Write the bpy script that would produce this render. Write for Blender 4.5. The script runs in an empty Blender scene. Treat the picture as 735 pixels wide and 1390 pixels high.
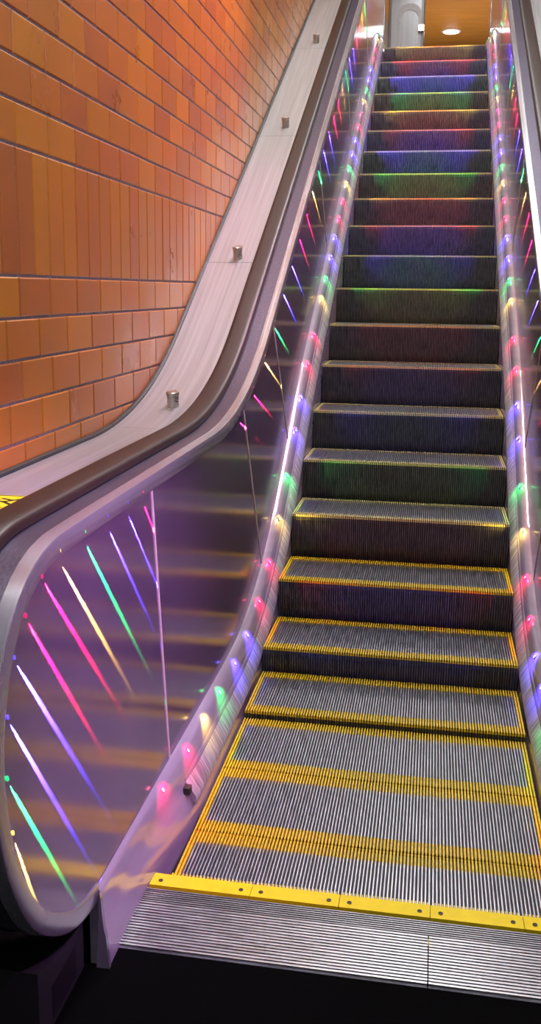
import bpy, bmesh, math, random
from mathutils import Vector
random.seed(7)
sc = bpy.context.scene
COL = sc.collection
PI = math.pi

# ------------------------------------------------------------------ helpers
def link(o, parent=None):
    COL.objects.link(o)
    if parent: o.parent = parent
    return o

def tag(o, label=None, cat=None, group=None, kind=None):
    if label: o['label'] = label
    if cat: o['category'] = cat
    if group: o['group'] = group
    if kind: o['kind'] = kind
    return o

def thing(name, label, cat, loc=(0, 0, 0), group=None):
    o = bpy.data.objects.new(name, None)
    o.location = loc
    o.empty_display_size = .1
    link(o)
    return tag(o, label, cat, group)

def mesh(name, verts, faces, mat, parent=None, smooth=False, bevel=0, loc=None):
    me = bpy.data.meshes.new(name)
    me.from_pydata([tuple(v) for v in verts], [], faces)
    me.update()
    bm = bmesh.new(); bm.from_mesh(me)
    bmesh.ops.recalc_face_normals(bm, faces=bm.faces)
    if bevel:
        bmesh.ops.bevel(bm, geom=[e for e in bm.edges if e.calc_face_angle(0) > .6], offset=bevel, segments=2,
                        affect='EDGES', profile=.6)
    bm.to_mesh(me); bm.free()
    if smooth:
        for p in me.polygons: p.use_smooth = True
        try: me.set_sharp_from_angle(angle=math.radians(35))
        except Exception: pass
    me.materials.append(mat)
    o = bpy.data.objects.new(name, me)
    if loc: o.location = loc
    return link(o, parent)

class MB:
    def __init__(s): s.v = []; s.f = []
    def box(s, x0, x1, y0, y1, z0, z1):
        n = len(s.v)
        s.v += [(x0, y0, z0), (x1, y0, z0), (x1, y1, z0), (x0, y1, z0), (x0, y0, z1), (x1, y0, z1), (x1, y1, z1), (x0, y1, z1)]
        s.f += [[n + i for i in q] for q in ((0, 3, 2, 1), (4, 5, 6, 7), (0, 1, 5, 4), (1, 2, 6, 5), (2, 3, 7, 6), (3, 0, 4, 7))]
        return s
    def frustum(s, x0, x1, y0, y1, z0, z1, t):     # box whose top is narrowed by t in x
        n = len(s.v)
        s.v += [(x0, y0, z0), (x1, y0, z0), (x1, y1, z0), (x0, y1, z0), (x0 + t, y0, z1), (x1 - t, y0, z1), (x1 - t, y1, z1), (x0 + t, y1, z1)]
        s.f += [[n + i for i in q] for q in ((0, 3, 2, 1), (4, 5, 6, 7), (0, 1, 5, 4), (1, 2, 6, 5), (2, 3, 7, 6), (3, 0, 4, 7))]
        return s
    def lathe(s, prof, cx, cy, cz, n=20, ax=(0, 0, 1)):
        ax = Vector(ax).normalized()
        a = ax.orthogonal().normalized(); b = ax.cross(a)
        base = len(s.v)
        for (r, h) in prof:
            for i in range(n):
                t = 2 * PI * i / n
                p = Vector((cx, cy, cz)) + ax * h + a * (r * math.cos(t)) + b * (r * math.sin(t))
                s.v.append(tuple(p))
        for j in range(len(prof) - 1):
            for i in range(n):
                k = (i + 1) % n
                s.f.append([base + j * n + i, base + j * n + k, base + (j + 1) * n + k, base + (j + 1) * n + i])
        s.f.append([base + i for i in range(n)][::-1])
        s.f.append([base + (len(prof) - 1) * n + i for i in range(n)])
        return s
    def build(s, name, mat, parent=None, smooth=False, bevel=0, loc=None):
        return mesh(name, s.v, s.f, mat, parent, smooth, bevel, loc)

# ------------------------------------------------------------------ materials
def newmat(name):
    m = bpy.data.materials.new(name); m.use_nodes = True
    nt = m.node_tree; b = nt.nodes['Principled BSDF']
    return m, nt, b
def N(nt, t, **k):
    n = nt.nodes.new(t)
    for a, v in k.items(): setattr(n, a, v)
    return n
def setp(b, **k):
    for a, v in k.items():
        b.inputs[a.replace('_', ' ')].default_value = v
def noise(nt, scale, stretch=(1, 1, 1), detail=3):
    tc = N(nt, 'ShaderNodeTexCoord'); mp = N(nt, 'ShaderNodeMapping'); ns = N(nt, 'ShaderNodeTexNoise')
    mp.inputs['Scale'].default_value = stretch
    ns.inputs['Scale'].default_value = scale; ns.inputs['Detail'].default_value = detail
    nt.links.new(tc.outputs['Object'], mp.inputs[0]); nt.links.new(mp.outputs[0], ns.inputs['Vector'])
    return ns.outputs['Fac']
def rng(nt, src, lo, hi, f0=.3, f1=.7):
    r = N(nt, 'ShaderNodeMapRange')
    r.inputs[1].default_value = f0; r.inputs[2].default_value = f1
    r.inputs[3].default_value = lo; r.inputs[4].default_value = hi
    nt.links.new(src, r.inputs[0]); return r.outputs[0]
def mixc(nt, fac, a, b):
    m = N(nt, 'ShaderNodeMix', data_type='RGBA')
    m.inputs[6].default_value = (*a, 1); m.inputs[7].default_value = (*b, 1)
    nt.links.new(fac, m.inputs[0]); return m.outputs[2]
def bump(nt, b, src, strength, dist=.002):
    bp = N(nt, 'ShaderNodeBump')
    bp.inputs['Strength'].default_value = strength; bp.inputs['Distance'].default_value = dist
    nt.links.new(src, bp.inputs['Height']); nt.links.new(bp.outputs[0], b.inputs['Normal'])

def steel(name, c0, c1, rough=.28, stretch=(60, 1.2, 60), scale=3, bmp=.08, metallic=1.0, r1=None):
    m, nt, b = newmat(name)
    f = noise(nt, scale, stretch)
    nt.links.new(mixc(nt, rng(nt, f, 0, 1), c0, c1), b.inputs['Base Color'])
    nt.links.new(rng(nt, f, rough, r1 or rough * 1.35), b.inputs['Roughness'])
    b.inputs['Metallic'].default_value = metallic
    if bmp: bump(nt, b, f, bmp, .001)
    return m
def plain(name, c, rough=.5, metallic=0, spec=.5, var=.85, scale=20, stretch=(1, 1, 1)):
    m, nt, b = newmat(name)
    f = noise(nt, scale, stretch)
    nt.links.new(mixc(nt, rng(nt, f, 0, 1), tuple(x * var for x in c), c), b.inputs['Base Color'])
    b.inputs['Roughness'].default_value = rough; b.inputs['Metallic'].default_value = metallic
    b.inputs['Specular IOR Level'].default_value = spec
    return m
def emit(name, c, s, base=None):
    m, nt, b = newmat(name)
    b.inputs['Base Color'].default_value = (*(base or c), 1)
    b.inputs['Emission Color'].default_value = (*c, 1); b.inputs['Emission Strength'].default_value = s
    return m

M_DECK = steel('deck_steel', (.44, .46, .47), (.58, .60, .61), .30, stretch=(30, .5, .5), scale=2, bmp=0, metallic=.55)
M_TRIM = steel('trim_steel', (.52, .53, .57), (.66, .67, .70), .22, stretch=(30, .5, .5), scale=2, bmp=0, metallic=.75)
M_LEDGE = steel('ledge_steel', (.13, .12, .17), (.20, .19, .26), .30, bmp=0, metallic=.8)
M_SKIRT = steel('skirt_steel', (.62, .55, .66), (.72, .66, .77), .11, stretch=(1, .4, 12), scale=3, bmp=0, metallic=.52, r1=.15)
M_CLEAT = steel('cleat_aluminium', (.46, .46, .52), (.78, .78, .84), .32, stretch=(8, 1, 8), scale=9, bmp=0)
M_RISER = steel('riser_metal', (.045, .045, .05), (.20, .195, .20), .36, stretch=(25, 25, 3), scale=4, bmp=0, metallic=.7)
M_GROOVE = plain('groove_dark', (.012, .012, .014), .55)
M_YEL = plain('yellow_paint', (.95, .66, .015), .38, scale=60, var=.6)
M_YEL_LIT = plain('lit_yellow_paint', (.78, .66, .26), .38, scale=60, var=.6)  # same stripe yellow for upper steps, LED paling put into the colour
M_YELCOMB = plain('comb_yellow', (1.0, .76, .01), .35, scale=30, var=.9)
M_PLATE = steel('landing_plate_metal', (.46, .46, .48), (.66, .66, .68), .28, stretch=(2, 30, 2), scale=5, bmp=.02)
M_PLATE2 = steel('comb_base_metal', (.25, .25, .27), (.38, .38, .40), .32, stretch=(2, 30, 2), scale=5, bmp=.02)
M_RUBBER = plain('handrail_rubber', (.030, .018, .012), .38, spec=.5)
M_BLACK = plain('black_plastic', (.010, .010, .011), .5)
M_DARK = plain('dark_grey_metal', (.05, .055, .052), .45, metallic=.4)
M_FLOOR = plain('black_floor_rubber', (.002, .002, .002), .9, spec=.03)
M_MORT = plain('mortar', (.40, .38, .35), .85, scale=180, var=.35)
M_CEIL = plain('ceiling_orange', (.60, .25, .045), .42, scale=3, var=.72, stretch=(.4, 3.5, 1))
M_JOINT = plain('joint_metal', (1.0, .95, .85), .4, metallic=.1)
M_PLASTER = plain('white_plaster', (.82, .82, .82), .6, scale=6, var=.95)
M_GREYWALL = plain('grey_plaster', (.46, .45, .48), .6, scale=6, var=.9)
M_STUD = steel('stud_steel', (.55, .53, .46), (.72, .70, .62), .25, bmp=0, metallic=.8)
M_WHITE = plain('white_plastic', (.8, .8, .8), .4)

def brush_mat():
    m, nt, b = newmat('brush_bristle')
    f = noise(nt, 4, (2, 55, 2), 2)
    nt.links.new(mixc(nt, rng(nt, f, 0, 1, .38, .6), (.34, .34, .35), (.80, .80, .81)), b.inputs['Base Color'])
    b.inputs['Roughness'].default_value = .45; b.inputs['Metallic'].default_value = .5
    bump(nt, b, f, .4, .003)
    return m
M_BRUSH = brush_mat()

def panel_mat():
    m, nt, b = newmat('panel_mirror_steel')
    f = noise(nt, 2.2, (1, 1, 1), 2)
    g = noise(nt, 420, (1, 1, 1), 2)
    nt.links.new(mixc(nt, rng(nt, f, 0, 1), (.36, .28, .42), (.44, .36, .49)), b.inputs['Base Color'])  # purple of the reflected LED glow is mixed into the base colour
    nt.links.new(rng(nt, g, .12, .17), b.inputs['Roughness'])
    b.inputs['Metallic'].default_value = .70
    w = noise(nt, 1.1, (1, 1, 2.5), 1)
    bump(nt, b, w, .12, .01)
    return m
M_PANEL = panel_mat()

def tile_mat():
    m, nt, b = newmat('orange_glazed_tile')
    at = N(nt, 'ShaderNodeAttribute', attribute_name='tint')
    f = noise(nt, 5, (1, 1, .8), 5)
    mx = N(nt, 'ShaderNodeMix', data_type='RGBA', blend_type='MULTIPLY')
    mx.inputs[0].default_value = 1
    nt.links.new(at.outputs['Color'], mx.inputs[6])
    nt.links.new(mixc(nt, rng(nt, f, 0, 1), (.90, .87, .84), (1.05, 1.03, 1.0)), mx.inputs[7])
    nt.links.new(mx.outputs[2], b.inputs['Base Color'])
    nt.links.new(rng(nt, f, .26, .40), b.inputs['Roughness'])
    b.inputs['Specular IOR Level'].default_value = .55
    bump(nt, b, noise(nt, 6, (1, 1, .6), 3), .25, .004)
    return m
M_TILE = tile_mat()

LC = {'r': (1.0, .004, .085), 'y': (1.0, .66, .10), 'g': (.004, 1.0, .14), 'b': (.085, .05, 1.0)}
M_LED = {k: emit('led_' + k, tuple(min(1, c + .10) for c in v), 9) for k, v in LC.items()}
M_LED2 = {k: emit('lens_' + k, v, 2.5) for k, v in LC.items()}
M_HALO = {k: None for k in LC}

# ------------------------------------------------------------------ escalator geometry (metres; y runs up the escalator, x across)
HW = .537; B1 = .2451; P = .4
ZK = [0, 0, 0, .029, .1375, .3205, .5395, .748]
SL = .5844
for k in range(8, 23): ZK.append(.7316 + P * SL * (k - 7))
def noseY(k): return B1 + P * (k - 1)
Y22 = noseY(22); ZT = ZK[22]
def nl(y): return SL * y - .8139

def smooth_line(pts, step=.06):
    """Catmull-Rom through pts"""
    out = []
    n = len(pts)
    for i in range(n - 1):
        p0 = pts[max(i - 1, 0)]; p1 = pts[i]; p2 = pts[i + 1]; p3 = pts[min(i + 2, n - 1)]
        L = math.hypot(p2[0] - p1[0], p2[1] - p1[1]); m = max(1, int(L / step))
        for j in range(m):
            t = j / m
            out.append(tuple(.5 * (2 * p1[a] + (p2[a] - p0[a]) * t + (2 * p0[a] - 5 * p1[a] + 4 * p2[a] - p3[a]) * t * t
                                   + (-p0[a] + 3 * p1[a] - 3 * p2[a] + p3[a]) * t ** 3) for a in (0, 1)))
    out.append(pts[-1]); return out
def fillet(corner, d0, d1, t, n=12):
    """points of a quadratic-like arc at corner; d0,d1 unit directions"""
    c = Vector(corner); a = c - Vector(d0) * t; b = c + Vector(d1) * t
    return [tuple(a * (1 - s) ** 2 + c * 2 * s * (1 - s) + b * s * s) for s in [i / n for i in range(n + 1)]]
INC = Vector((1, SL)).normalized(); FL = Vector((1, 0))

# lower band path (row of lamps) ------------------------------------------------
ZB = .19
def band_path():
    pts = [(-.38, ZB), (-.1, ZB), (.3, ZB), (.8, ZB), (1.08, .192), (1.33, .208), (1.6, .265), (1.86, .36), (2.13, .50), (2.38, .665), (2.64, .855), (2.86, 1.02), (3.1, nl(3.1) + .188), (3.6, nl(3.6) + .19)]
    y = 4.2
    while y < 7.8:
        pts.append((y, nl(y) + .19)); y += .6
    top = ZT + .19; yc = (top + .8139 - .19) / SL
    f = fillet((yc, top), INC, FL, .45, 6)
    pts += [tuple(q) for q in f] + [(9.3, top), (9.75, top)]
    return smooth_line(pts, .07)
BAND = band_path()
def band_z(y):
    for a, b in zip(BAND, BAND[1:]):
        if a[0] <= y <= b[0]: return a[1] + (b[1] - a[1]) * (y - a[0]) / (b[0] - a[0] + 1e-9)
    return BAND[0][1] if y < BAND[0][0] else BAND[-1][1]

# upper ring path (edge between mirror panel and its trim) ----------------------
ZR = 1.12; HI = 1.085
def ring_path():
    low = [(-.38, .205), (-.45, .214), (-.545, .245), (-.65, .312), (-.73, .39), (-.80, .505), (-.84, .61), (-.858, .72),
           (-.856, .82), (-.835, .905), (-.795, .985), (-.74, 1.05), (-.665, 1.095), (-.58, 1.116), (-.48, ZR), (-.2, ZR), (.3, ZR), (.6, ZR)]
    pts = smooth_line(low, .03)
    yc = (ZR - HI + .8139) / SL
    pts += fillet((yc, ZR), FL, INC, .62, 18)
    zt = ZT + ZR; yt = (zt - HI + .8139) / SL
    ya = pts[-1][0]; f = fillet((yt, zt), INC, FL, .5, 12)
    m = 30
    y1, z1 = pts[-1]; y2, z2 = f[0]
    pts += [(y1 + (y2 - y1) * i / m, z1 + (z2 - z1) * i / m) for i in range(1, m)] + f
    up = [(9.3, zt), (9.55, zt - .02), (9.72, zt - .12), (9.80, zt - .30), (9.82, zt - .45), (9.79, zt - .62), (9.70, zt - .78), (9.55, zt - .88), (9.40, zt - .915)]
    pts += smooth_line([(9.1, zt)] + up, .05)
    return pts
RING = ring_path()
def ring_z(y):
    best = None
    for a, b in zip(RING, RING[1:]):
        if a[0] <= y <= b[0] and a[1] > .9: return a[1] + (b[1] - a[1]) * (y - a[0]) / (b[0] - a[0] + 1e-9)
    return ZR

def normals(path):
    out = []
    for i in range(len(path)):
        a = Vector(path[max(i - 1, 0)]); b = Vector(path[min(i + 1, len(path) - 1)])
        t = (b - a).normalized(); out.append(Vector((-t.y, t.x)))
    return out
def sweep(name, path, prof, s, mat, parent, closed=True, vertical=False, smooth=True):
    """prof: list of (x, n) or a function y -> list; s = side sign"""
    nr = normals(path); V = []; F = []
    for i, (y, z) in enumerate(path):
        pr = prof(y) if callable(prof) else prof
        nn = Vector((0, 1)) if vertical else nr[i]
        for (x, n) in pr: V.append((s * x, y + nn.x * n, z + nn.y * n))
    m = len(pr)
    for i in range(len(path) - 1):
        for j in range(m if closed else m - 1):
            k = (j + 1) % m
            F.append([i * m + j, i * m + k, (i + 1) * m + k, (i + 1) * m + j])
    if closed:
        F.append(list(range(m))); F.append([(len(path) - 1) * m + j for j in range(m)][::-1])
    return mesh(name, V, F, mat, parent, smooth)

# ------------------------------------------------------------------ steps
NR = 103
PX = 2 * HW / NR
def cleats(y0, y1, z0, z1, i0=0, i1=NR, w=.0048, chamfer=.0006):
    mb = MB()
    for i in range(i0, i1):
        x = -HW + (i + .5) * PX
        mb.frustum(x - w / 2, x + w / 2, y0, y1, z0, z1, chamfer)
    return mb
SIDE = 2
def make_step(M_YEL, NF=.060, NB=.058):
    root = bpy.data.objects.new('escalator_step', None); link(root)
    D = .396
    base = MB().box(-HW, HW, .004, D, -.03, -.011)
    base.build('tread_base', M_GROOVE, root)
    cl = cleats(NF, D - NB, -.0115, 0, SIDE, NR - SIDE)
    cl.build('tread', M_CLEAT, root)
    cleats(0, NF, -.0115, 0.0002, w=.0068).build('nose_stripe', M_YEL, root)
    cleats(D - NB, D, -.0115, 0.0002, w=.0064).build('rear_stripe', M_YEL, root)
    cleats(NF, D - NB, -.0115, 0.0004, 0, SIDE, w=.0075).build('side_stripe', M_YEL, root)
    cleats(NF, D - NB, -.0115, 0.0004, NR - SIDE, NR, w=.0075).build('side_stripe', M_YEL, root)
    # riser: gently curved, vertically ribbed
    prof = [(0.002, -.001), (.002, -.03), (.006, -.08), (.013, -.13), (.022, -.18), (.034, -.232), (.04, -.25)]
    V = []; F = []
    for i in range(NR):
        x = -HW + (i + .5) * PX; w = .0026; n = len(V)
        for (y, z) in prof:
            V += [(x - w, y + .008, z), (x - w * .7, y, z), (x + w * .7, y, z), (x + w, y + .008, z)]
        for j in range(len(prof) - 1):
            for q in range(3):
                a = n + j * 4 + q; F.append([a, a + 1, a + 5, a + 4])
        F.append([n, n + 1, n + 2, n + 3])
    n = len(V)
    for (y, z) in prof: V += [(-HW, y + .0075, z), (HW, y + .0075, z)]
    m = MB(); m.v = V; m.f = F; m.build('riser', M_RISER, root)
    V2 = V[n:]; F2 = [[2 * j, 2 * j + 1, 2 * j + 3, 2 * j + 2] for j in range(len(prof) - 1)]
    mesh('riser_backing', V2, F2, M_GROOVE, root)
    return root
STEP = make_step(M_YEL); STEP2 = make_step(M_YEL_LIT, .05, .045)
def copy_thing(root):
    r = root.copy(); COL.objects.link(r)
    for c in list(root.children):
        d = c.copy(); COL.objects.link(d); d.parent = r
        for g in c.children:
            e = g.copy(); COL.objects.link(e); e.parent = d
    return r
ordw = ['', 'first', 'second', 'third', 'fourth', 'fifth', 'sixth', 'seventh', 'eighth', 'ninth', 'tenth', 'eleventh', 'twelfth', 'thirteenth',
        'fourteenth', 'fifteenth', 'sixteenth', 'seventeenth', 'eighteenth', 'nineteenth', 'twentieth']
labels = {0: 'flat grooved escalator step sliding under the yellow comb, only its rear half showing',
          1: 'flat grooved escalator step between the two wide yellow bands nearest the comb',
          2: 'flat grooved escalator step directly behind the second wide yellow band from the comb',
          3: 'barely raised escalator step whose grey tread ends at the lowest black riser',
          4: 'escalator step with the lowest and shortest black riser and bright orange yellow rear edge',
          5: 'escalator step with the second black riser from the bottom and a yellow edged grey tread'}
for k in range(6, 22):
    labels[k] = 'steep ribbed escalator step with the %s black riser counted up from the bottom' % ordw[k - 3]
labels[22] = 'topmost ribbed black escalator step against the upper landing'
for k in range(23):
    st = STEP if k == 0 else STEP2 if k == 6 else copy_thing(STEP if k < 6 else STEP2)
    st.location = (0, noseY(k), ZK[k])
    tag(st, labels[k], 'escalator step', 'moving steps of the escalator')

# ------------------------------------------------------------------ comb and landing plates
cp = thing('comb_plate', 'bright yellow comb plate with screws across the foot of the steps', 'comb plate', (0, 0, 0))
edges = [-.586, -.545 + .245, -.545 + .49, -.545 + .735, -.545 + .98, .586]
for a, b in zip(edges, edges[1:]):
    mb = MB()
    n = len(mb.v)
    a2, b2 = a + .0008, b - .0008
    mb.v += [(a2, -.068, .001), (b2, -.068, .001), (b2, -.002, .001), (a2, -.002, .001), (a2, -.068, .016), (b2, -.068, .016), (b2, -.006, .010), (a2, -.006, .010)]
    mb.f += [[0, 3, 2, 1], [4, 5, 6, 7], [0, 1, 5, 4], [1, 2, 6, 5], [2, 3, 7, 6], [3, 0, 4, 7]]
    i = 0
    while True:
        x = -HW + i * PX
        if x > b2 - .003: break
        if x > a2 + .003: mb.box(x - .0016, x + .0016, -.006, .009, .0015, .007)
        i += 1
        if i > NR: break
    sg = mb.build('comb_segment', M_YELCOMB, cp)
    for sx in (a + .028, b - .028):
        if abs(sx) > .57: continue
        MB().lathe([(.0065, 0), (.0065, .0012), (.004, .0012), (.0035, .0004)], sx, -.044, .0150, 14).build('screw', M_DARK, sg)
mb = MB().box(-.592, .592, -.132, -.070, -.02, .002)
y = -.076
while y > -.130:
    mb.box(-.592, .592, y - .0045, y, .002, .011); y -= .0085
mb.build('ribbed_comb_base', M_PLATE2, cp)

lp = thing('landing_plate', 'silver landing plate with crosswise ribs below the yellow comb', 'floor plate', (0, -.2, 0))
YE = -.315
for (a, b) in ((-.61, .185), (.188, .61)):
    mb = MB().box(a, b, YE + .2, -.134 + .2, -.02, .003)
    y = -.137
    while y > YE + .005:
        mb.box(a, b, y - .0062 + .2, y + .2, .003, .012); y -= .0112
    mb.build('ribbed_plate', M_PLATE, lp)

# ------------------------------------------------------------------ balustrades
def flare(y):
    t = max(0, min(1, (.45 - y) / .6)); t = t * t * (3 - 2 * t)
    if y > 9: t = min(1, (y - 9) / .5)
    return t
def skirt_prof(y):
    f = flare(y)
    L = lambda a, b: a + (b - a) * f
    return [(.621, .026), (L(.598, .612), .016), (L(.588, .609), .002), (L(.576, .606), -.045), (L(.571, .602), -.085), (L(.562, .598), -.10), (L(.543, .590), -.185), (L(.541, .588), -.46),
            (.640, -.46), (.640, .02)]
PATH_LED = [q for q in BAND]
colseq = ['r', 'r', 'y', 'g', 'b', 'b']
def at_path(path, d):
    acc = 0
    for a, b in zip(path, path[1:]):
        l = math.hypot(b[0] - a[0], b[1] - a[1])
        if acc + l >= d:
            t = (d - acc) / l
            return (a[0] + (b[0] - a[0]) * t, a[1] + (b[1] - a[1]) * t), Vector((b[0] - a[0], b[1] - a[1])).normalized()
        acc += l
    return None, None
# arc distance along the band where a given y sits
def arc_of(path, y):
    acc = 0
    for a, b in zip(path, path[1:]):
        if a[0] <= y <= b[0]: return acc + math.hypot(b[0] - a[0], b[1] - a[1]) * (y - a[0]) / (b[0] - a[0] + 1e-9)
        acc += math.hypot(b[0] - a[0], b[1] - a[1])
    return acc
def lamp(name, kind, loc, col, e, size=.004, parent=None, direction=None, angle=None, blend=1.0, shape=None, sy=None):
    l = bpy.data.lights.new(name, kind); l.color = col; l.energy = e
    if kind == 'POINT': l.shadow_soft_size = size
    if kind == 'SPOT': l.shadow_soft_size = size; l.spot_size = angle; l.spot_blend = blend
    if kind == 'AREA':
        l.size = size
        if sy: l.shape = 'RECTANGLE'; l.size_y = sy
    if name == 'led_lamp': l.specular_factor = .03
    if name == 'led_side_beam': l.specular_factor = .5
    o = bpy.data.objects.new(name, l); o.location = loc
    if direction is not None: o.rotation_euler = Vector(direction).to_track_quat('-Z', 'Y').to_euler()
    COL.objects.link(o)
    return o

def balustrade(s):
    side = 'left' if s < 0 else 'right'
    bal = thing('balustrade', {'left': 'mirror steel balustrade with rounded end beside the orange tile wall, streaked by coloured lights',
                               'right': 'steeply foreshortened mirror steel balustrade along the right picture edge'}[side], 'balustrade', (0, 0, 0))
    # mirror panel: fills ring path down to the band
    low = [(y, z + .024) for (y, z) in BAND if -.38 <= y <= 9.42]
    outline = [q for q in RING] + [q for q in reversed(low)]
    # strip triangulation by bmesh
    bm = bmesh.new()
    vs = []
    last = None
    for (y, z) in outline:
        if last and math.hypot(y - last[0], z - last[1]) < .004: continue
        vs.append(bm.verts.new((s * .6205, y, z))); last = (y, z)
    es = [bm.edges.new((vs[i], vs[(i + 1) % len(vs)])) for i in range(len(vs))]
    bmesh.ops.triangle_fill(bm, edges=es, use_beauty=True, use_dissolve=False)
    r = bmesh.ops.extrude_face_region(bm, geom=list(bm.faces))
    for v in [g for g in r['geom'] if isinstance(g, bmesh.types.BMVert)]: v.co.x += s * .012
    bmesh.ops.recalc_face_normals(bm, faces=bm.faces)
    me = bpy.data.meshes.new('mirror_panel'); bm.to_mesh(me); bm.free(); me.materials.append(M_PANEL)
    pan = link(bpy.data.objects.new('mirror_panel', me), bal)
    # joint strips
    for (ya, za, yb) in ((.115, 0, .27), (1.395, 0, 1.86), (2.10, 0, 2.62), (3.75, 0, 4.3), (5.35, 0, 5.9), (6.95, 0, 7.5)):
        za = ring_z(ya) - .002; zb = band_z(yb) + .03
        d = Vector((yb - ya, zb - za)).normalized(); n = Vector((-d.y, d.x)) * .0062
        V = []
        for (yy, zz) in ((ya, za), (yb, zb)):
            for q in (-1, 1):
                for x in (.6215, .6180): V.append((s * x, yy + n.x * q, zz + n.y * q))
        F = [[0, 1, 5, 4], [2, 3, 7, 6], [1, 3, 7, 5], [0, 2, 6, 4], [0, 1, 3, 2], [4, 5, 7, 6]]
        mesh('joint_strip', V, F, M_JOINT, bal)
    # trim lip + ledge
    sweep('trim', RING, [(.6315, -.020), (.6165, -.020), (.6150, -.012), (.6150, .022), (.6165, .025), (.648, .027), (.648, .0), (.6315, -.004)], s, M_TRIM, bal)
    sweep('handrail_ledge', RING, [(.648, .018), (.648, .0265), (.656, .0265), (.658, .0225), (.705, .0225), (.720, .0225), (.720, .0), (.648, 0)], s, M_LEDGE, bal)
    sweep('rail_guide', RING, [(.720, -.02), (.720, .027), (.786, .027), (.786, -.02)], s, M_DARK, bal)
    # skirt
    sk = sweep('skirt', BAND, skirt_prof, s, M_SKIRT, bal, vertical=True)
    V = []; pr = skirt_prof(-.38)
    mesh('skirt_end_cap', [(s * (x + (.003 if i < 8 else 0) * -1), yy, ZB + z) for yy in (-.392, -.379) for i, (x, z) in enumerate(pr[1:9])],
         [list(range(8)), list(range(8, 16))] + [[i, (i + 1) % 8, 8 + (i + 1) % 8, 8 + i] for i in range(8)], M_TRIM, bal)
    # brush
    bp_ = [q for q in BAND if .30 <= q[0] <= 8.9]
    def bprof(y):
        f = flare(y) * .05
        return [(.576 + f, -.056), (.570 + f, -.060), (.5415 + f * .2, -.112), (.5397 + f * .2, -.130), (.546 + f * .2, -.133), (.572 + f, -.100)]
    sweep('skirt_brush', bp_, bprof, s, M_BRUSH, bal, vertical=True)
    def hprof(y):
        f = flare(y) * .05
        return [(.580 + f, -.042), (.5755 + f, -.044), (.5685 + f, -.056), (.5685 + f, -.064), (.575 + f, -.064)]
    sweep('brush_holder', bp_, hprof, s, M_SKIRT, bal, vertical=True)
    MB().box(-.012, .010, -.028, .002, -.012, .012).build('brush_end_clip', M_BLACK, bal, bevel=.003, loc=(s * .566, .300, ZB - .082))
    # lower lamps
    a0 = arc_of(BAND, .125)
    strip_cols = 0
    ys = [.125, .375, .60, .83, 1.10, 1.36, 1.63, 1.90, 2.17, 2.42, 2.69, 2.90, 3.16, 3.43, 3.80, 4.02]
    arcs = [arc_of(BAND, y) for y in ys]
    dl = .293
    while arcs[-1] + dl < arc_of(BAND, 9.2): arcs.append(arcs[-1] + dl)
    for i, a in enumerate(arcs):
        q, t = at_path(BAND, a)
        if q is None: continue
        y, z = q; c = colseq[i % 6]
        f = flare(y); x = .588 + (.609 - .588) * f - .001
        led = MB().lathe([(.0066, 0), (.0066, .0012), (.005, .0020), (.002, .0024)], s * x, y, z + .004, 12, (-s * .8, 0, .6)).build('led_bulb', M_LED[c], bal, True)
        MB().lathe([(.0092, 0), (.0092, .0010), (.0068, .0013)], s * (x + .0006), y, z + .0035, 14, (-s * .8, 0, .6)).build('led_bezel', M_TRIM, led)
        lamp('led_lamp', 'SPOT', (s * (x - .026), y, z + .030), LC[c], 1.1 if c != 'b' else 2.2, .003, direction=(s * .42, 0, -.9), angle=math.radians(112), blend=.5)
        if y < .85:
            lamp('led_side_beam', 'SPOT', (s * (x - .03), y, z + .02), LC[c], 1.6 if c != 'b' else 3.5, .006, direction=(-s * .80, -.1, -.55), angle=math.radians(30), blend=1)
        if y > .85:
            lamp('led_side_beam', 'SPOT', (s * (x - .03), y - .02, z + .02), LC[c], (3.2 if c != 'b' else 6.5) * (1 if y < 2 else min(8, 1 + max(0, y - 3) * 1.6)), .006, direction=(-s * .74, .66, -.10), angle=math.radians(58), blend=1)
    # upper lamps tucked under the trim: narrow lens lamps grazing the panel
    rs = [(-.828, .745, 'g', .62), (-.815, .862, 'b', .78), (-.778, .965, 'b', .9), (-.722, 1.028, 'r', .85), (-.640, 1.082, 'r', .95), (-.545, 1.108, 'y', .95), (-.40, 1.112, 'g', .9),
          (-.25, 1.112, 'b', .7), (-.10, 1.112, 'b', .5), (.03, 1.112, 'r', .4), (-.815, .625, 'y', .36)]
    a = arc_of([q for q in RING if q[1] > 1.1], 1.30); PR = [q for q in RING if q[1] > 1.1]
    i = 0; seq = ['r', 'r', 'y', 'g', 'b', 'b']
    while True:
        q, t = at_path(PR, a + i * .30)
        if q is None or q[0] > 8.6: break
        rs.append((q[0] + .006, q[1] - .010, seq[i % 6], .6)); i += 1
    for j, (y, z, c, ln) in enumerate(rs):
        led = MB().lathe([(.0028, -.006), (.0028, .001), (.0015, .003)], s * .6175, y, z, 12, (0, .35, -.94)).build('led_bulb', M_LED2[c], bal, True)
        # aim: down along the panel
        up = y > 1.2
        dl_ = .003; tm = dl_ / ln; ha = math.radians(2.7)
        d = Vector((.60, -.80)) if not up else Vector((.95, -.31))
        if not up: d = Vector({0: (.55, -.83), 10: (.40, -.91), 1: (.58, -.81), 2: (.63, -.78), 3: (.64, -.77)}.get(j, (.68, -.73)))
        d.normalize()
        dd = Vector((s * math.tan(ha + tm), d[0], d[1])).normalized()
        e = (46000 if not up else 60000) * {'r': 1.1, 'g': .8, 'y': .8, 'b': 1.7}[c]
        if j in (7, 8, 9): e *= .35
        if j == 10: e *= .4
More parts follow.
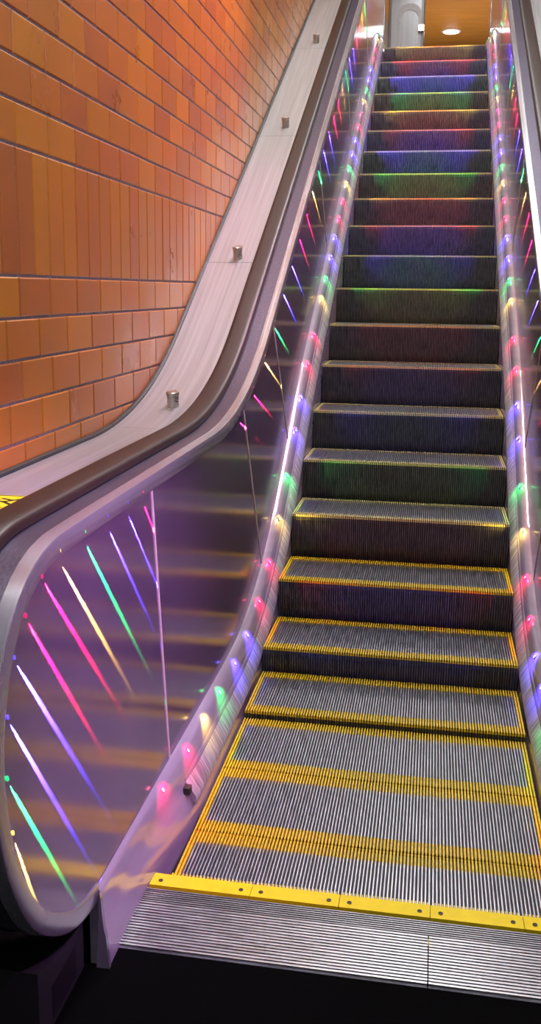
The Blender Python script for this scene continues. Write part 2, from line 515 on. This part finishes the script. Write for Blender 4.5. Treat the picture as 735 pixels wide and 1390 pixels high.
        lo = lamp('led_grazing_lamp', 'SPOT', (s * (.6205 - dl_), y + d.x * .006, z + d.y * .006 - (0 if j < 5 or j == 10 else .018 if not up else .024)), LC[c], e, .0015, direction=dd, angle=2 * ha, blend=.25)
        lo.data.use_nodes = True; nt = lo.data.node_tree; em = [q for q in nt.nodes if q.type == 'EMISSION'][0]
        fo = nt.nodes.new('ShaderNodeLightFalloff'); fo.inputs[0].default_value = 1
        nt.links.new(fo.outputs['Linear'], em.inputs['Strength'])
    # handrail: its own moving thing
    hr = []
    for k in range(15):
        t = PI * k / 14
        ct, st_ = math.cos(t), math.sin(t); hr.append((.7525 - .0475 * math.copysign(abs(ct) ** .55, ct), .026 + .027 * st_ ** .55))
    hr = [(.722, .0275)] + hr + [(.783, .0275), (.783, .036), (.722, .036)]
    h = sweep('handrail', RING, hr, s, M_RUBBER, None)
    tag(h, {'left': 'dark brown rubber handrail curving down beside the orange tile wall', 'right': 'black rubber handrail at the upper right picture edge'}[side], 'handrail')
    # outer deck
    dk = thing('outer_deck', {'left': 'wide brushed steel deck with round studs between handrail and orange tile wall',
                              'right': 'grey brushed steel deck outside the right handrail'}[side], 'deck', (0, 0, 0))
    full = [q for q in RING if q[1] > 1.115 and q[0] < 9.2 and q[0] > -.6]
    full = [(-.9, ZR), (-.75, ZR)] + [q for q in full if q[0] > -.5]
    cuts = [1.05, 2.59, 4.04, 5.56, 7.1, 9.2]
    cuts = [-.9] + cuts
    for a_, b_ in zip(cuts, cuts[1:]):
        seg = [q for q in full if a_ <= q[0] <= b_]
        def pt(y):
            for u, v in zip(full, full[1:]):
                if u[0] <= y <= v[0]: return (y, u[1] + (v[1] - u[1]) * (y - u[0]) / (v[0] - u[0]))
            return full[-1]
        seg = [pt(a_ + .0012)] + [q for q in seg if a_ + .02 < q[0] < b_ - .02] + [pt(b_ - .0012)]
        sweep('deck_plate', seg, [(.795, -.010), (.795, .0), (1.052, .0), (1.052, -.010)], s, M_DECK, dk)
        sweep('deck_edge_trim', seg, [(1.054, -.010), (1.052, .010), (1.058, .013), (1.0665, .013), (1.0665, -.010)], s, M_DARK, dk)
    nrm = normals(full)
    for ky in (1.35, 2.63, 4.17, 5.68, 7.2):
        i = min(range(len(full)), key=lambda q: abs(full[q][0] - ky)); zz = ring_z(ky)
        n = nrm[i]
        ax = Vector((0, n.x * .55, n.y)).normalized()
        MB().lathe([(.0245, -.012), (.0245, .048), (.027, .051), (.027, .060), (.0245, .063), (.012, .0625)], s * .90, ky, zz, 24, ax).build('deck_stud', M_STUD, dk, True)
    # newel base under the rounded end
    if s < 0:
        b = thing('newel_base', {'left': 'dark metal base with a rectangular recess under the rounded balustrade end', 'right': 'dark metal base under the right balustrade end, outside the frame'}[side], 'base', (s * .68, -.5, 0))
        mesh('base_body', [(s * x, yy, zz) for x in (-.028, .20) for (yy, zz) in ((-.16, .002), (.105, .002), (.105, .13), (.0, .135), (-.16, .19))],
             [[0, 1, 2, 3, 4], [5, 6, 7, 8, 9]] + [[i, (i + 1) % 5, 5 + (i + 1) % 5, 5 + i] for i in range(5)], M_DARK, b)
        mesh('recess', [(s * x, yy, zz) for x in (-.0295, -.027) for (yy, zz) in ((-.09, .02), (.05, .02), (.05, .10), (-.09, .105))],
             [[0, 1, 2, 3], [4, 5, 6, 7]] + [[i, (i + 1) % 4, 4 + (i + 1) % 4, 4 + i] for i in range(4)], M_BLACK, b)

    return bal
balustrade(-1); balustrade(1)

# truss cladding under the decks (structure)
for s, nm in ((-1, 'trim_1'), (1, 'trim_2')):
    pts = [(-.62, .05)] + [(y, z - .06) for (y, z) in [q for q in RING if q[1] > 1.115 and -.5 < q[0] < 9.2]]
    V = [(s * .80, y, z) for y, z in pts] + [(s * .80, y, max(-.2, z - 1.6)) for y, z in pts]
    n = len(pts)
    o = mesh(nm, V, [[i, i + 1, n + i + 1, n + i] for i in range(n - 1)], M_DARK); tag(o, kind='structure')

# ------------------------------------------------------------------ warning sticker on the left deck
stk = thing('warning_sticker', 'yellow warning sticker with black marks on the steel deck at the left edge', 'sticker', (-.93, -.20, ZR + .0004))
MB().box(-.105, .090, -.085, .085, 0, .0006).build('sticker_sheet', plain('sticker_yellow', (.93, .78, .02), .4, var=.95), stk)
mb = MB()
for (x0, x1, y0, y1) in ((-.10, .085, .076, .081), (-.10, .085, -.081, -.076), (-.10, -.095, -.08, .08), (.080, .085, -.08, .08)): mb.box(x0, x1, y0, y1, .0006, .0009)
mb.build('sticker_border', M_BLACK, stk)
mb = MB()
def bar(mb, a, b, w, z=.0006):
    a = Vector(a); b = Vector(b); d = (b - a).normalized(); n = Vector((-d.y, d.x)) * w; k = len(mb.v)
    mb.v += [(*(a + n), z), (*(b + n), z), (*(b - n), z), (*(a - n), z)] + [(*(a + n), z + .0004), (*(b + n), z + .0004), (*(b - n), z + .0004), (*(a - n), z + .0004)]
    mb.f += [[k + i for i in q] for q in ((0, 3, 2, 1), (4, 5, 6, 7), (0, 1, 5, 4), (1, 2, 6, 5), (2, 3, 7, 6), (3, 0, 4, 7))]
for a, b in (((.05, .045), (.02, .010)), ((.02, .010), (.055, -.02)), ((.02, .010), (-.02, .02)), ((.035, .03), (0, .045)), ((-.04, -.03), (.04, -.05)), ((-.03, .05), (-.07, .02))): bar(mb, a, b, .005)
mb.build('sticker_pictogram', M_BLACK, stk)

# ------------------------------------------------------------------ walls
CO = .1217; Z0 = 1.679; TL = .2292
pal = [(.68, .255, .012), (.72, .28, .010), (.65, .23, .015), (.74, .30, .010), (.60, .20, .02), (.67, .24, .016)]
def wall(name, s, X=1.07):
    verts = []; faces = []; cols = []
    y0, y1 = -1.0, 13.6
    def tile(ya, yb, za, zb):
        g = .0062
        zd = ring_z(max(ya, -.4)) - .16
        if zb < zd: return
        ya += g / 2 + random.uniform(-.0006, .0006); yb -= g / 2; za += .0042; zb -= .0042
        n = len(verts); c = .0035; x0 = s * X; x1 = s * (X - .0032 - random.uniform(0, .0012))
        xm = s * (X - .0014)
        for (a, b_, p, q, x) in ((ya, yb, za, zb, x0), (ya, yb, za, zb, xm), (ya + c, yb - c, za + c, zb - c, x1)):
            verts.extend([(x, a, p), (x, b_, p), (x, b_, q), (x, a, q)])
        for l in (0, 4):
            for i in range(4):
                k = (i + 1) % 4; faces.append([n + l + i, n + l + k, n + l + 4 + k, n + l + 4 + i])
        faces.append([n + 8, n + 9, n + 10, n + 11])
        base = random.choice(pal)
        v = random.uniform(.9, 1.06)
        yc, zc = (ya + yb) / 2, (za + zb) / 2
        cols.extend([(base[0] * v * .80, base[1] * v * .74, base[2] * v, 1)] * 9)
    rows = []
    z = Z0
    r = 0
    zz = Z0 - 6 * CO
    k = -6
    while zz < 6.85:
        if k == 0:
            zz2 = zz + 3 * CO - .001
            y = .191 - TL / 2 * 12
            while y < y1:
                if y > y0: tile(y, y + TL / 2, zz, zz2)
                y += TL / 2
            zz = zz2; k = 1; continue
        off = (.067 if (k % 2) else -.028) if k < 0 else ((.088 if k % 2 else -.025))
        y = off - TL * 6
        while y < y1:
            if y > y0: tile(y, y + TL, zz, zz + CO)
            y += TL
        zz += CO; k += 1
    me = bpy.data.meshes.new(name + '_tiles'); me.from_pydata(verts, [], faces); me.update()
    ca = me.attributes.new('tint', 'FLOAT_COLOR', 'FACE')
    for i, c in enumerate(cols): ca.data[i].color = c
    bm = bmesh.new(); bm.from_mesh(me); bmesh.ops.recalc_face_normals(bm, faces=bm.faces); bm.to_mesh(me); bm.free()
    me.materials.append(M_TILE)
    w = MB().box(s * X if s > 0 else -X - .15, X + .15 if s > 0 else -X, -3.2, 24, -.3, 6.95).build(name, M_MORT)
    tag(w, kind='structure')
    t = link(bpy.data.objects.new('wall_tiles', me), w)
wall('wall_left', -1)
tag(MB().box(1.07, 1.22, -3.2, 24, -.3, 6.95).build('wall_right', M_GREYWALL), kind='structure')

tr = MB(); n = 0
for (ya, yb) in ((.2, 1.0), (1.0, 1.5), (1.5, 2.1), (2.1, 8.7)):
    for y in (ya, yb):
        z = -.31 if y < 1.1 else ZK[4] - .31 if y < 1.6 else nl(y) - .32
        tr.v += [(-.9, y, z), (.9, y, z), (.9, y, z - .1), (-.9, y, z - .1)]
    k = len(tr.v) - 8
    tr.f += [[k + 0, k + 1, k + 5, k + 4], [k + 3, k + 7, k + 6, k + 2]]
tag(tr.build('trim_3', M_BLACK), kind='structure')
# floors, ceiling, back wall
f = MB().box(-1.07, 1.07, -3.2, YE, -.3, .002).build('floor', M_FLOOR); tag(f, kind='structure')
f = MB().box(-1.07, 1.07, Y22 + .39, 24, ZT - .2, ZT).build('floor_upper', M_PLATE2); tag(f, kind='structure')
f = MB().box(-1.07, 1.07, YE, 9.0, -.5, -.32).build('floor_pit', M_BLACK); tag(f, kind='structure')
c = MB().box(-1.22, 1.22, 14.0, 24, 6.95, 7.1).build('ceiling_upper', M_CEIL); tag(c, kind='structure')
c = MB().box(-1.22, 1.22, -3.2, 14.0, 6.95, 7.1).build('ceiling', M_PLASTER); tag(c, kind='structure')
c = MB().box(-1.22, 1.22, 24, 24.15, -.3, 7.1).build('wall_back', M_CEIL); tag(c, kind='structure')

# ------------------------------------------------------------------ upper landing: pillar, lamps
pl = thing('pillar', 'brushed steel clad pillar on the upper landing left of the downlight', 'pillar', (-.53, 14.3, ZT))
MB().box(-.285, .285, -.3, .3, 0, 6.95 - ZT).build('cladding', M_DECK, pl, bevel=.05)
V = []; F = []
arch = [(-.13, .5)] + [(-.13 + .0, 1.75)] + [(.055 - .185 * math.cos(PI * i / 12), 1.75 + .16 * math.sin(PI * i / 12)) for i in range(1, 12)] + [(.24, 1.75), (.24, .5)]
def arch_frame(k, yy): return [(x * k + .02 * (1 - k), yy, z) for x, z in arch]
n = len(arch)
inner = [(.055 + (x - .055) * .78, yy, .5 + (z - .5) * .93) for (x, yy, z) in arch_frame(1, -.312)]
V = arch_frame(1, -.312) + inner + [(x, -.298, z) for x, _, z in arch_frame(1, 0)]
F = [[i, i + 1, n + i + 1, n + i] for i in range(n - 1)] + [[i, i + 1, 2 * n + i + 1, 2 * n + i] for i in range(n - 1)]
mesh('arched_frame', V, F, M_WHITE, pl)
sq = thing('square_lamp', 'small square white lamp at the corner of the steel pillar', 'lamp', (-.285, 13.96, 5.765))
MB().box(-.045, .045, -.03, .03, -.05, .05).build('housing', M_WHITE, sq, bevel=.006)
MB().box(-.038, .038, -.034, -.029, -.042, .042).build('diffuser', emit('lamp_white', (1, .95, .9), 14), sq)

def downlight(x, y, lab, r=.20, e=14):
    d = thing('downlight', lab, 'ceiling light', (x, y, 6.95), 'round ceiling downlights')
    MB().lathe([(r, 0), (r, -.015), (r * .8, -.02)], 0, 0, 0, 32).build('rim', M_WHITE, d, True)
    MB().lathe([(r * .78, -.021), (r * .7, -.03), (r * .3, -.04)], 0, 0, 0, 32).build('diffuser', emit('downlight_glow', (1, .93, .98), e), d, True)
downlight(.205, 18.95, 'glowing round downlight in the orange ceiling above the top of the escalator')

# ------------------------------------------------------------------ lamps
lamp('key_lamp', 'AREA', (.35, 5.8, 6.85), (1, 1, 1), 60, .3, direction=(-.35, -1.0, -1.2), sy=.3)
WH = (.97, .98, 1.0)
lamp('room_fill', 'AREA', (0, -1.2, 6.2), WH, 170, 1.2, direction=(-.12, .25, -1), sy=.8)
lamp('room_fill', 'AREA', (0, 3.0, 6.85), WH, 150, .5, direction=(0, 0, -1), sy=2.2)
lamp('room_fill', 'AREA', (0, 7.5, 6.85), WH, 22, .5, direction=(0, 0, -1), sy=2)
lamp('room_fill', 'AREA', (0, 12.0, 6.85), WH, 35, .8, direction=(0, 0, -1), sy=1.5)
lamp('room_fill', 'AREA', (.3, 17.5, 4.6), (1, .9, .8), 65, 1.2, direction=(0, .1, 1), sy=3)  # unseen uplight added above the landing floor to brighten the orange ceiling
lp_ = lamp('pink_wash', 'SPOT', (.95, 3.6, 5.6), (1, .26, .60), 620, .15, direction=(-2.02, -1.1, -2.75), angle=math.radians(50), blend=1)  # unseen spot added to give the tile wall a pink cast
lamp('violet_wash', 'SPOT', (.9, -.9, 2.5), (.80, .28, 1), 330, .12, direction=(-1.52, .85, -1.8), angle=math.radians(42), blend=.9)  # unseen spot added to tint the rounded panel end violet
lamp('violet_wash', 'AREA', (.98, .6, 3.0), (.5, .25, 1), 8, .5, direction=(-1, .15, -1.1), sy=.9)  # unseen violet fill added for the left balustrade

w = bpy.data.worlds.new('World'); sc.world = w; w.use_nodes = True
w.node_tree.nodes['Background'].inputs[0].default_value = (.62, .58, .72, 1)
w.node_tree.nodes['Background'].inputs[1].default_value = .35

# ------------------------------------------------------------------ camera (solved from the step edges)
cam = bpy.data.cameras.new('Camera'); co = bpy.data.objects.new('Camera', cam); COL.objects.link(co)
co.location = (.1317, -2.3407, 1.6481); co.rotation_euler = (1.3748, -.0117, .1707)
cam.sensor_fit = 'VERTICAL'; cam.sensor_height = 24; cam.lens = 1280.0 * 24 / 1390
cam.shift_y = -(695 - 647.3) / 1390
cam.clip_start = .02; cam.clip_end = 200
sc.camera = co
sc.cycles.caustics_reflective = False; sc.cycles.caustics_refractive = False
sc.cycles.sample_clamp_indirect = 4
sc.view_settings.view_transform = 'Standard'
sc.view_settings.look = 'None'
sc.view_settings.exposure = 0
